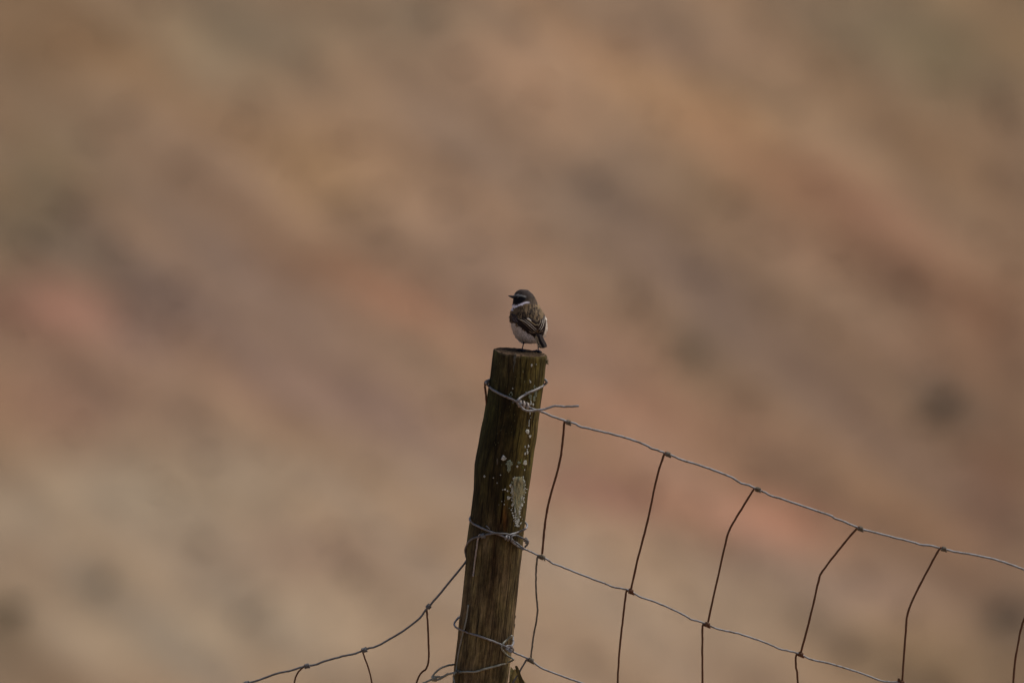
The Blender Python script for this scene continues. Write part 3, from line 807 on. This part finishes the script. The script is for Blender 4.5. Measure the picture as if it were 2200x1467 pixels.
stay(right, [(1430, 973), (1427, 976), (1411, 1026), (1392, 1117), (1371, 1197), (1355.5, 1266)], netR, RU, RS * 1.15, [(1435.5, 976, *ts, 4.2, OL)])
stay(right, [(1349, 1269), (1345, 1273), (1339, 1325), (1333, 1377.5), (1327, 1467), (1324, 1660)], netR, RU, RS * 1.08, [(1355.5, 1270.5, *ms, 5.5, RU)])
stay(right, [(1622, 1048.5), (1619, 1052), (1593.6, 1092.5), (1566, 1141), (1555, 1183), (1538, 1259), (1521, 1336)], netR, RU, RS * 1.15, [(1628, 1051.3, *ts, 4.2, OL)])
stay(right, [(1513, 1340), (1509.5, 1345), (1509, 1380), (1509, 1467), (1510, 1660)], netR, RU, RS * 1.08, [(1519, 1341.5, *ms, 5.5, RU)])
stay(right, [(1845, 1132.5), (1841, 1135), (1807, 1175), (1767.6, 1226), (1758.5, 1248.5), (1743, 1315.6), (1720.5, 1402)], netR, RU, RS * 1.15, [(1849, 1135.6, *ts, 4.2, OL)])
stay(right, [(1714, 1404), (1710, 1409), (1710, 1431), (1714, 1467), (1718, 1660)], netR, RU, RS * 1.08, [(1720, 1405.5, *ms, 5.5, RU)])
stay(right, [(2022, 1177), (2017.5, 1180.5), (1987, 1236), (1953.5, 1306), (1946, 1355), (1938, 1467)], netR, RU, RS * 1.15, [(2027.5, 1179, 1, .25, 4.2, OL)])
stay(right, [(1934, 1466), (1930, 1472), (1930, 1660)], netR, RU, RS * 1.08, [(1938, 1466.5, 1, .2, 5.0, RU)])
stay(right, [(2255, 1248), (2225, 1290), (2200, 1331), (2186.6, 1386), (2177, 1467), (2172, 1660)], netR, RU, RS * 1.15, [(2262, 1250, *ts, 4.2, OL)])

left = empty("wire_netting", at(900, 1520, .05))
tag(left, "slack wire netting sagging down to the left from the middle of the post", "wire fence")
m = MB()
lt = [(1127, 1175.4, .0), (1134, 1167, -.002), (1131, 1160.4, -.010), (1123, 1156, -.03), (1111, 1150.3, 'p'), (1102.7, 1150.3, 'p'), (1098, 1155, 'p'), (1103, 1162, 'p')]
tube(m, kinky(path(lt, None, .006)), RL * .93, 10, .03)
coil(m, at(1127, 1157, -.014), at(1134, 1166, -.003), RL * .8, 2, RL * 1.5)
lt = [(1103, 1150, 'p'), (1081, 1146, 'p'), (1062, 1145.7, 'p'), (1048, 1147.5, 'p'), (1034.5, 1151.6, 'p'), (1018, 1156, 'p'), (1007, 1163.5, .02), (1001.5, 1174, .04), (999.5, 1183, .05), (1001.5, 1195, .055), (1001, 1206, .055), (963, 1253), (925.5, 1298), (920.7, 1303), (911, 1315), (902, 1326.5), (873.5, 1350), (843, 1369), (820, 1382), (805, 1389), (793, 1391.5), (782.5, 1396), (772, 1400), (760, 1404), (736, 1409), (696, 1420), (683, 1425.5), (672.5, 1428), (659.5, 1429.6), (642, 1434), (625, 1440), (594.5, 1446), (559, 1459), (535.5, 1466), (500, 1474), (400, 1492), (200, 1520), (-400, 1570), (-1500, 1600)]
lt = [(p[0], p[1], p[2] if len(p) > 2 else netL) for p in lt]
tube(m, kinky(path(lt, None, .0035)), RL * 1.0, 10, .04)
o = m.build("line_wire", M_dull, left); o['label'] = "upper slack line wire sagging to the left from the post"
m = MB()
lb = [(1099.6, 1365, .03), (1090, 1373, 'p'), (1081.6, 1381, 'p'), (1077.5, 1391, 'p'), (1081.6, 1399, 'p'), (1090, 1407.5, 'p'), (1098, 1412.5, .01), (1103, 1416.5, .008), (1093, 1422, 'p'), (1072, 1428.7, 'p'), (1044, 1436, 'p'), (1021, 1442, 'p'), (998, 1442.6, 'p'), (983.5, 1443.5, 'p'), (975, 1444.5, .04), (962, 1448.5, .05), (949, 1456), (940, 1459.5), (932.7, 1458), (926, 1459.5), (910, 1466.5), (890, 1476), (800, 1510), (500, 1580), (-300, 1690), (-1500, 1750)]
lb = [(p[0], p[1], p[2] if len(p) > 2 else netL) for p in lb]
tube(m, kinky(path(lb)), RL * .95, 10, .04)
lp = [(949, 1453.5), (940, 1454), (932, 1457), (929, 1454), (932.7, 1447.5), (942.5, 1437.5), (957, 1430.5), (966, 1428, .08), (978, 1426.5, .10)] + behind(979, 1426, 1092, 1420)
lp = [(p[0], p[1], p[2] if len(p) > 2 else netL) for p in lp]
tube(m, kinky(path(lp)), RL * .95, 10, .03)
tube(m, kinky(path([(962, 1446.5, .05), (949, 1453.5, netL), (941, 1452.5, netL), (935, 1455, netL)])), RL * .9, 8)
coil(m, at(928, 1457, netL(930, 1457)), at(937, 1457.5, netL(930, 1457)), RL * .95, 2.6, RL * 1.9)
o = m.build("line_wire", M_low, left); o['label'] = "lower line wire hooked back on itself beside the post"
stay(left, [(920, 1304), (917, 1310), (919.5, 1345.5), (921, 1393), (920.7, 1416), (916, 1435), (895, 1465), (870, 1600)], netL, RU, RS, [(921, 1302.5, 1, -1.1, 3.8, G)])
stay(left, [(781, 1395), (779, 1399), (799, 1467), (808, 1600)], netL, RU, RS * .9, [(783, 1395.6, 1, -.35, 4.5, G)])
stay(left, [(656, 1430), (651, 1433), (632, 1467), (620, 1600)], netL, RU, RS * .9, [(659.5, 1429.8, 1, -.2, 4.5, G)])
stay(left, [(530, 1468), (520, 1600)], netL, RU, RS * .9, [(530, 1467.5, 1, -.2, 4.5, G)])
stay(left, [(1045.5, 818, .012), (1042, 823, .0), (1042.5, 835, .0), (1045, 862, .005), (1046, 880, .02), (1046, 895, .04)], netL, RU, RS * 1.1, [(1046, 821, .3, 1, 3., G, .0)], "rusty end wrapped over the top tie at the left of the post")
stay(left, [(1033, 1147, 'p'), (1028, 1152.5, 'p'), (1023.6, 1181, 'p'), (1019.5, 1211, 'p'), (1016.8, 1234, 'p'), (1016.5, 1237, .0)], netL, M_tie, RS * .85, [(1037, 1150.8, 1, -.25, 3.6, G, on_post(1037, 1151, .0035))], "pale wire end hanging across the front of the post")
stay(left, [(1006.5, 1299, 'p'), (1000, 1339, 'p'), (993, 1368, 'p'), (985, 1404, 'p'), (980, 1438, 'p'), (976, 1447, .03), (974, 1452, .04), (976, 1468, .03), (975, 1500, .04)], netL, M_low, RS * .85, [(983.5, 1443.5, 1, -.02, 6.5, OL, on_post(984, 1443.5, .0035))], "wire running down the left face of the post")

# ------------------------------------------------------------------ the bird
BZ = 1 / 8.15; BM = BZ / 1100
def bv(X_, Y_, d): return at(1060 + X_ * BZ, 600 + Y_ * BZ, d + .026)
foot_c = 0.0
bird = empty("bird", top_pt(20, .0))
tag(bird, "small dark-capped brown bird standing on the fence post with its head turned left", "bird")
OUT = [(176,505,525),(180,465,562),(190,440,592),(205,412,622),(230,384,655),(260,364,687),(300,353,715),(350,347,737),(400,339,757),(440,333,780),(480,334,804),(520,326,828),(560,313,855),(600,304,882),(650,299,906),(700,301,924),(760,306,940),(820,317,944),(880,336,937),(940,362,919),(1000,396,892),(1050,442,858),(1088,500,800),(1110,550,745),(1124,592,705),(1131,640,655)]
bY = [o_[0] for o_ in OUT]; bL = [o_[1] for o_ in OUT]; bR = [o_[2] for o_ in OUT]
def bd_(Y_):
    l = np.interp(Y_, bY, bL); r = np.interp(Y_, bY, bR)
    hw = (r - l) / 2; dc = np.interp(Y_, [176, 400, 700, 1136], [-.002, -.001, .002, .004])
    return (l + r) / 2, hw, dc, hw * .93
def bsurf(X_, Y_, out=0.0):
    cx_, hw, dc, dh = bd_(Y_)
    t = max(-1, min(1, (X_ - cx_) / hw))
    return bv(X_, Y_, dc - math.sqrt(1 - t * t) * dh * BM - out)
def sm(a, b_, x): 
    t = max(0, min(1, (x - a) / (b_ - a))); return t * t * (3 - 2 * t)
KB = 2.1
CROWN, NAPE, BLACK, WHITE = (36,29,26), (58,48,38), (9,8,12), (182,180,186)
MANT, MANTD, BELLY, BELLG, FLANK, BUFF = (96,80,58), (28,22,18), (136,129,121), (140,139,141), (150,143,133), (128,102,82)
collar = ([325, 345, 380, 420, 500, 560, 620, 650], [478, 477, 475, 462, 432, 408, 402, 405])
def L3(c): return np.array(lin(c))
def bcol(X_, Y_, front, j=0.0):
    cy = np.interp(X_, collar[0], collar[1])
    if not front:
        if Y_ < 230: c_ = L3(CROWN)
        elif Y_ < 430: c_ = L3(BLACK)
        elif Y_ < 520: c_ = L3(WHITE)
        else: c_ = L3(BUFF)
        return c_ * KB
    st = vn(X_ / 16 + (Y_ - 500) * .004, Y_ / 110, 3) + .5 * vn(X_ / 8, Y_ / 60, 6)
    if Y_ < cy + 20 and X_ < 650 or Y_ < 430:
        t = sm(250, 460, Y_ + (X_ - 550) * .35)
        c_ = L3(CROWN) * (1 - t) + L3(NAPE) * t
        c_ = c_ * (1 + .5 * st)
        sup = np.interp(X_, [350, 380, 440, 500, 555], [272, 268, 266, 284, 300])
        dsp = abs(Y_ - sup); ws = math.exp(-(dsp / 15) ** 2) * (1 - sm(545, 585, X_))
        if Y_ > sup + 8:
            lim = np.interp(Y_, [280, 330, 370, 420, 470], [560, 575, 530, 500, 400])
            wm = 1 - sm(lim - 25, lim + 20, X_)
            c_ = c_ * (1 - wm) + L3(BLACK) * wm
        c_ = c_ * (1 - ws * .6) + L3((138, 138, 134)) * ws * .6
        wc = (1 - sm(13, 22, abs(Y_ - cy))) * (1 - sm(610, 650, X_))
        if X_ < 385: wc = max(wc, sm(-20, 5, Y_ - (cy - 25)) * (1 - sm(370, 392, X_)))
        wc *= .9 - .35 * sm(520, 640, X_); c_ = c_ * (1 - wc) + L3(WHITE) * wc
        return c_ * KB
    if X_ < 345 and Y_ < 520:
        return L3(WHITE) * KB
    # mantle above the wings, belly below them
    lowline = np.interp(X_, [300, 330, 430, 540, 640, 720, 760, 900], [735, 750, 800, 875, 930, 980, 1000, 1000])
    if X_ > 880 and Y_ > 640: 
        t = sm(880, 915, X_); return (L3(BELLY) * (1 - t) + L3(FLANK) * t) * KB
    if Y_ < lowline:
        t = sm(-.35, .35, st); c_ = L3(MANTD) * (1 - t) + L3(MANT) * t
        if X_ < 420: c_ = c_ * .8
        return c_ * KB
    t = sm(400, 700, X_); c_ = L3(BELLY) * (1 - t) + L3(BELLG) * t
    c_ = c_ * (1 + .25 * st)
    if X_ > 830: c_ = L3(FLANK)
    return c_ * KB
bm_ = MB(); v = []; cc = []; nB = 96; f = []
rowsB = list(np.concatenate([np.linspace(176, 200, 6), np.linspace(206, 1090, 120), np.linspace(1096, 1131, 8)]))
for i, Y_ in enumerate(rowsB):
    cx_, hw, dc, dh = bd_(Y_)
    for k in range(nB):
        a = 2 * math.pi * k / nB
        X_ = cx_ + math.cos(a) * hw; 
        v.append(bv(X_, Y_, dc + math.sin(a) * dh * BM)); cc.append(bcol(X_, Y_, math.sin(a) < .25))
for i in range(len(rowsB) - 1):
    for k in range(nB):
        k2 = (k + 1) % nB; f.append((i * nB + k, (i + 1) * nB + k, (i + 1) * nB + k2, i * nB + k2))
f.append(tuple(range(nB))); f.append(tuple(range((len(rowsB) - 1) * nB, len(rowsB) * nB))[::-1])
bm_.add(v, f, cc)
# contour feathers laid like tiles over head, back and flanks
def feather(mb, X_, Y_, l, wd, ang, lift, colr, front=True):
    cx_, hw, dc, dh = bd_(Y_)
    dx, dy = math.sin(ang), math.cos(ang)
    pts = []
    for t, ww, o_ in ((0, .45, -.0003), (.45, 1., .0002), (.8, .75, lift * .7), (1, .15, lift)):
        for s in (-1, 1):
            xx = X_ + dx * l * t + s * dy * wd * ww; yy = min(1126, Y_ + dy * l * t - s * dx * wd * ww)
            cx2, hw2, dc2, dh2 = bd_(min(1130, max(177, yy))); tt = max(-.999, min(.999, (xx - cx2) / max(hw2, 1)))
            sg = -1 if front else 1
            pts.append(bv(xx, yy, dc2 + sg * (math.sqrt(1 - tt * tt) * dh2 * BM + o_)))
    mb.add(pts, [(0, 1, 3, 2), (2, 3, 5, 4), (4, 5, 7, 6)], colr)
for k in range(3400):
    Y_ = random.uniform(185, 1095); cx_, hw, dc, dh = bd_(Y_)
    a = random.uniform(0, math.pi); X_ = cx_ + math.cos(a) * hw * .995
    front = True if random.random() < .78 else False
    c0 = bcol(X_, Y_, front) * random.uniform(.7, 1.35)
    head = Y_ < 430
    l = random.uniform(16, 28) if head else random.uniform(30, 58); wd = random.uniform(5, 8) if head else random.uniform(7, 14)
    ang = random.gauss(0, .18) + (-(X_ - cx_) / max(hw, 1) * .35 if Y_ > 700 else (X_ - cx_) / max(hw, 1) * .35)
    if head and X_ < 600: ang += .9
    # keep the collar and the mask crisp
    if 370 < Y_ < 510 and X_ < 650: l *= .4; wd *= .5
    feather(bm_, X_, Y_, l, wd, ang, random.uniform(.0003, .0009), tuple(c0), front)
# legs and feet, grown out of the belly feathers
LEG = (.016, .016, .026)
def foot(px_off, dd, X0, Y0, d_top, splay):
    base = top_pt(px_off, dd) + UP * .0026
    hip = bv(X0, Y0, d_top)
    knee = hip.lerp(base, .45) + RT * .0006 + FWD * .001
    tube(bm_, catmull([hip, knee, base + UP * .0012, base], 5), .00105, 8, .05, lambda q: 1.25 - .35 * q, LEG)
    for (ang, l) in splay:
        u = Vector((math.cos(ang), math.sin(ang), 0)); dr = Vector((RT * u.x + Vector((0, 1, 0)) * u.y))
        down = Vector((0, 0, -1))
        dr = (dr + Vector((0, 0, -math.tan(R(6.3)) * u.x))).normalized()
        p = [base, base + dr * l * .3 + UP * .0030, base + dr * l * .6 + UP * .0010, base + dr * l * .8 + UP * .0016, base + dr * l]
        tube(bm_, catmull(p, 4),   .0018, 8, .22, lambda q: 1.1 - .6 * q, LEG)
foot(px_off=(1060 + 494 * BZ) - post_at(757)[0], dd=.001, X0=532, Y0=1080, d_top=-.002, splay=[(R(120), .013), (R(168), .010), (R(12), .0085), (R(-60), .009)])
foot(px_off=(1060 + 786 * BZ) - post_at(757)[0], dd=.010, X0=768, Y0=1040, d_top=-.004, splay=[(R(130), .014), (R(175), .012), (R(15), .007), (R(-60), .008)])
bm_.build("body", M_plum, bird)
# eye
M_eye, nt, N, L, b = new_mat("eye_gloss"); b.inputs["Base Color"].default_value = (.006, .005, .005, 1); b.inputs["Roughness"].default_value = .08
nE = noise(nt, None, 50); bump(nt, b, nE, .02, .0001)
def ball(c_, r, n=14):
    v = []; f = []
    for i in range(n + 1):
        t = math.pi * i / n
        for k in range(n): v.append(c_ + Vector((math.sin(t) * math.cos(2 * math.pi * k / n), math.sin(t) * math.sin(2 * math.pi * k / n), math.cos(t))) * r)
    for i in range(n):
        for k in range(n): f.append((i * n + k, (i + 1) * n + k, (i + 1) * n + (k + 1) % n, i * n + (k + 1) % n))
    return v, f
v, f = ball(bsurf(432, 322, -.0006), .0022); mesh_obj("eye", v, f, M_eye, bird)
# beak
M_beak, nt, N, L, b = new_mat("beak_horn"); b.inputs["Roughness"].default_value = .4
nE = noise(nt, node(nt, "ShaderNodeTexCoord").outputs["Object"], 400); rE = ramp(nt, nE, [(.3, (.008, .006, .008)), (.7, (.018, .014, .016))]); L.new(rE.outputs[0], b.inputs["Base Color"])
mb = MB(); nbk = 14; v = []; f = []
prof = [(372, 278, 350), (350, 282, 344), (330, 283, 334), (310, 281, 324), (290, 280, 314), (272, 284, 303), (262, 287, 298), (257, 291, 295)]
for (X_, t_, b__) in prof:
    for k in range(nbk):
        a = 2 * math.pi * k / nbk; hh = (b__ - t_) / 2
        v.append(bv(X_, (t_ + b__) / 2 + math.sin(a) * hh, -.006 + (368 - X_) * BM * .12 + math.cos(a) * hh * BM * .8))
for i in range(len(prof) - 1):
    for k in range(nbk): f.append((i * nbk + k, i * nbk + (k + 1) % nbk, (i + 1) * nbk + (k + 1) % nbk, (i + 1) * nbk + k))
f.append(tuple(range((len(prof) - 1) * nbk, len(prof) * nbk)))
mb.add(v, f); mb.build("beak", M_beak, bird)
# wings: overlapping quills, each a dark vane with pale fringes
def sstrip(mb, pts, w0, w1, out0, out1, colr, th=.0005, n=6, surf=bsurf):
    P = catmull([Vector((p[0], p[1], 0)) for p in pts], n); N_ = len(P); v = []; f = []
    for i, p in enumerate(P):
        t = i / (N_ - 1); d_ = (P[min(i + 1, N_ - 1)] - P[max(i - 1, 0)]).normalized(); s = Vector((-d_.y, d_.x, 0))
        ww = w0 * (1 - t) + w1 * t
        ww *= min(1, .35 + 4 * t) * (1 - .75 * max(0, (t - .85) / .15))
        o_ = out0 * (1 - t) + out1 * t
        for sg, oo in ((-1, o_ - th), (-.9, o_), (.0, o_ + .0003), (.9, o_), (1, o_ - th)):
            v.append(surf(p.x + s.x * ww * sg, p.y + s.y * ww * sg, oo))
    for i in range(N_ - 1):
        for k in range(4): f.append((i * 5 + k, i * 5 + k + 1, (i + 1) * 5 + k + 1, (i + 1) * 5 + k))
    mb.add(v, f, tuple(np.array(lin(colr)) * KB))
DK = (24, 18, 18); DK2 = (34, 27, 24); PALE = (132, 122, 104); PALE2 = (156, 149, 138)
wl_ = MB()
# lesser coverts at the bend
for (X_, Y_) in [(318, 620), (335, 650), (360, 640), (322, 690), (352, 680), (385, 675), (335, 725), (370, 715), (410, 705), (360, 745), (400, 740), (440, 725), (430, 765), (470, 750)]:
    sstrip(wl_, [(X_, Y_ - 26), (X_ + 14, Y_), (X_ + 34, Y_ + 26)], 22, 16, .0012, .002, random.choice([(30, 26, 28), (40, 34, 32), (48, 42, 42)]))
for (x_, y_) in [(330, 668), (372, 690), (345, 712), (395, 722)]:
    sstrip(wl_, [(x_, y_), (x_ + 18, y_ + 12), (x_ + 36, y_ + 22)], 3, 2, .0024, .0026, (96, 94, 100))
quills = [  # path, half width, lift
 ([(400, 730), (520, 830), (640, 920), (745, 990), (800, 1000)], 38, .0016, DK),
 ([(425, 700), (540, 800), (660, 900), (755, 960), (830, 985)], 34, .0022, DK),
 ([(440, 690), (560, 775), (670, 870), (740, 935)], 26, .0028, DK2),
 ([(470, 690), (580, 755), (690, 850), (750, 925)], 22, .0034, DK2),
 ([(510, 690), (610, 750), (710, 835), (760, 905)], 20, .0040, DK2),
 ([(560, 690), (650, 745), (730, 815), (765, 885)], 24, .0046, (38, 29, 24)),
 ([(600, 685), (680, 725), (750, 780), (780, 850)], 34, .0050, (30, 22, 18)),
]
for P_, wd, lf, cl in quills: sstrip(wl_, P_, wd, wd * .7, lf, lf + .0008, cl)
for P_, wd, lf, cl in [([(430, 692), (560, 748), (660, 835), (752, 918)], 4, .0052, PALE), ([(505, 712), (590, 775), (680, 855), (735, 905)], 4, .0056, PALE2), ([(560, 712), (640, 775), (715, 845), (762, 888)], 4.5, .0060, PALE2),
     ([(595, 700), (680, 760), (745, 800), (790, 780)], 4, .0064, (140, 126, 98)), ([(480, 720), (570, 800), (660, 890), (745, 950)], 3, .0048, (110, 96, 78)), ([(588, 692), (612, 690), (640, 712), (665, 730)], 10, .0068, (165, 158, 148)),
     ([(620, 905), (680, 935), (740, 925)], 3, .006, (140, 120, 95)), ([(540, 700), (615, 752), (700, 830), (750, 880)], 2.5, .0058, (120, 106, 84))]:
    sstrip(wl_, P_, wd, wd * .7, lf, lf + .0005, cl, .0003)
w1_ = wl_.build("wing", M_plum, bird)
wr_ = MB()
for P_, wd, lf, cl in [([(895, 640), (905, 740), (895, 840), (870, 940), (845, 1000)], 22, .0012, DK), ([(880, 660), (885, 760), (865, 860), (830, 960), (800, 1000)], 26, .0020, DK), ([(850, 690), (850, 770), (825, 860), (790, 930)], 24, .0032, DK2), ([(815, 700), (810, 760), (785, 830), (765, 880)], 26, .0044, (36, 27, 22)),
     ([(850, 880), (850, 930), (835, 990)], 30, .0028, (26, 19, 19))]:
    sstrip(wr_, P_, wd, wd * .75, lf, lf + .0008, cl)
for P_, wd, lf, cl in [([(888, 655), (884, 760), (862, 840), (818, 895)], 5, .0058, PALE2), ([(862, 695), (850, 780), (825, 840), (795, 885)], 4, .0060, PALE2), ([(905, 650), (912, 740), (900, 830)], 3, .0036, (120, 108, 95)), ([(830, 705), (822, 750), (800, 795), (770, 815)], 3.5, .0064, PALE), ([(790, 690), (780, 720), (755, 735)], 3, .0064, (120, 105, 84)), ([(835, 905), (870, 890)], 3, .0055, (120, 100, 80)), ([(800, 925), (840, 915), (872, 900)], 3, .0055, (110, 92, 74))]:
    sstrip(wr_, P_, wd, wd * .7, lf, lf + .0005, cl, .0003)
wr_.build("wing", M_plum, bird)
# tail: a narrow fan towards the camera
tl = MB()
def tsurf(X_, Y_, out=0.0):
    t = (Y_ - 960) / 250
    cxm = 800 + 90 * t
    return bv(X_, Y_, -.030 - .012 * t + ((X_ - cxm) / 60) ** 2 * .0012 - out)
for P_, wd, lf, cl in [([(830, 965), (862, 1045), (905, 1125), (930, 1188)], 20, .0015, DK), ([(750, 960), (762, 1060), (792, 1150), (830, 1205)], 20, .0, (40, 30, 24)), ([(775, 960), (790, 1060), (825, 1150), (862, 1207)], 19, .0006, DK), ([(800, 960), (820, 1060), (860, 1150), (890, 1205)], 21, .0012, DK), ([(820, 965), (850, 1050), (890, 1130), (915, 1195)], 20, .0018, DK), ([(800, 960), (835, 1060), (880, 1140), (905, 1195)], 16, .0026, DK2)]:
    sstrip(tl, P_, wd, wd, lf, lf, cl, .0004, 6, tsurf)
for P_, wd, lf, cl in [([(742, 990), (750, 1060), (774, 1140), (820, 1198)], 4, .003, (140, 124, 98)), ([(760, 1000), (778, 1080), (800, 1140), (840, 1192)], 3.5, .0034, (130, 112, 90)), ([(775, 1010), (790, 1080), (820, 1150), (856, 1190)], 2.5, .0036, (96, 82, 64)), ([(822, 1200), (860, 1208), (905, 1204)], 3, .003, (90, 76, 60))]:
    sstrip(tl, P_, wd, wd, lf, lf, cl, .0003, 6, tsurf)
tl.build("tail", M_plum, bird)
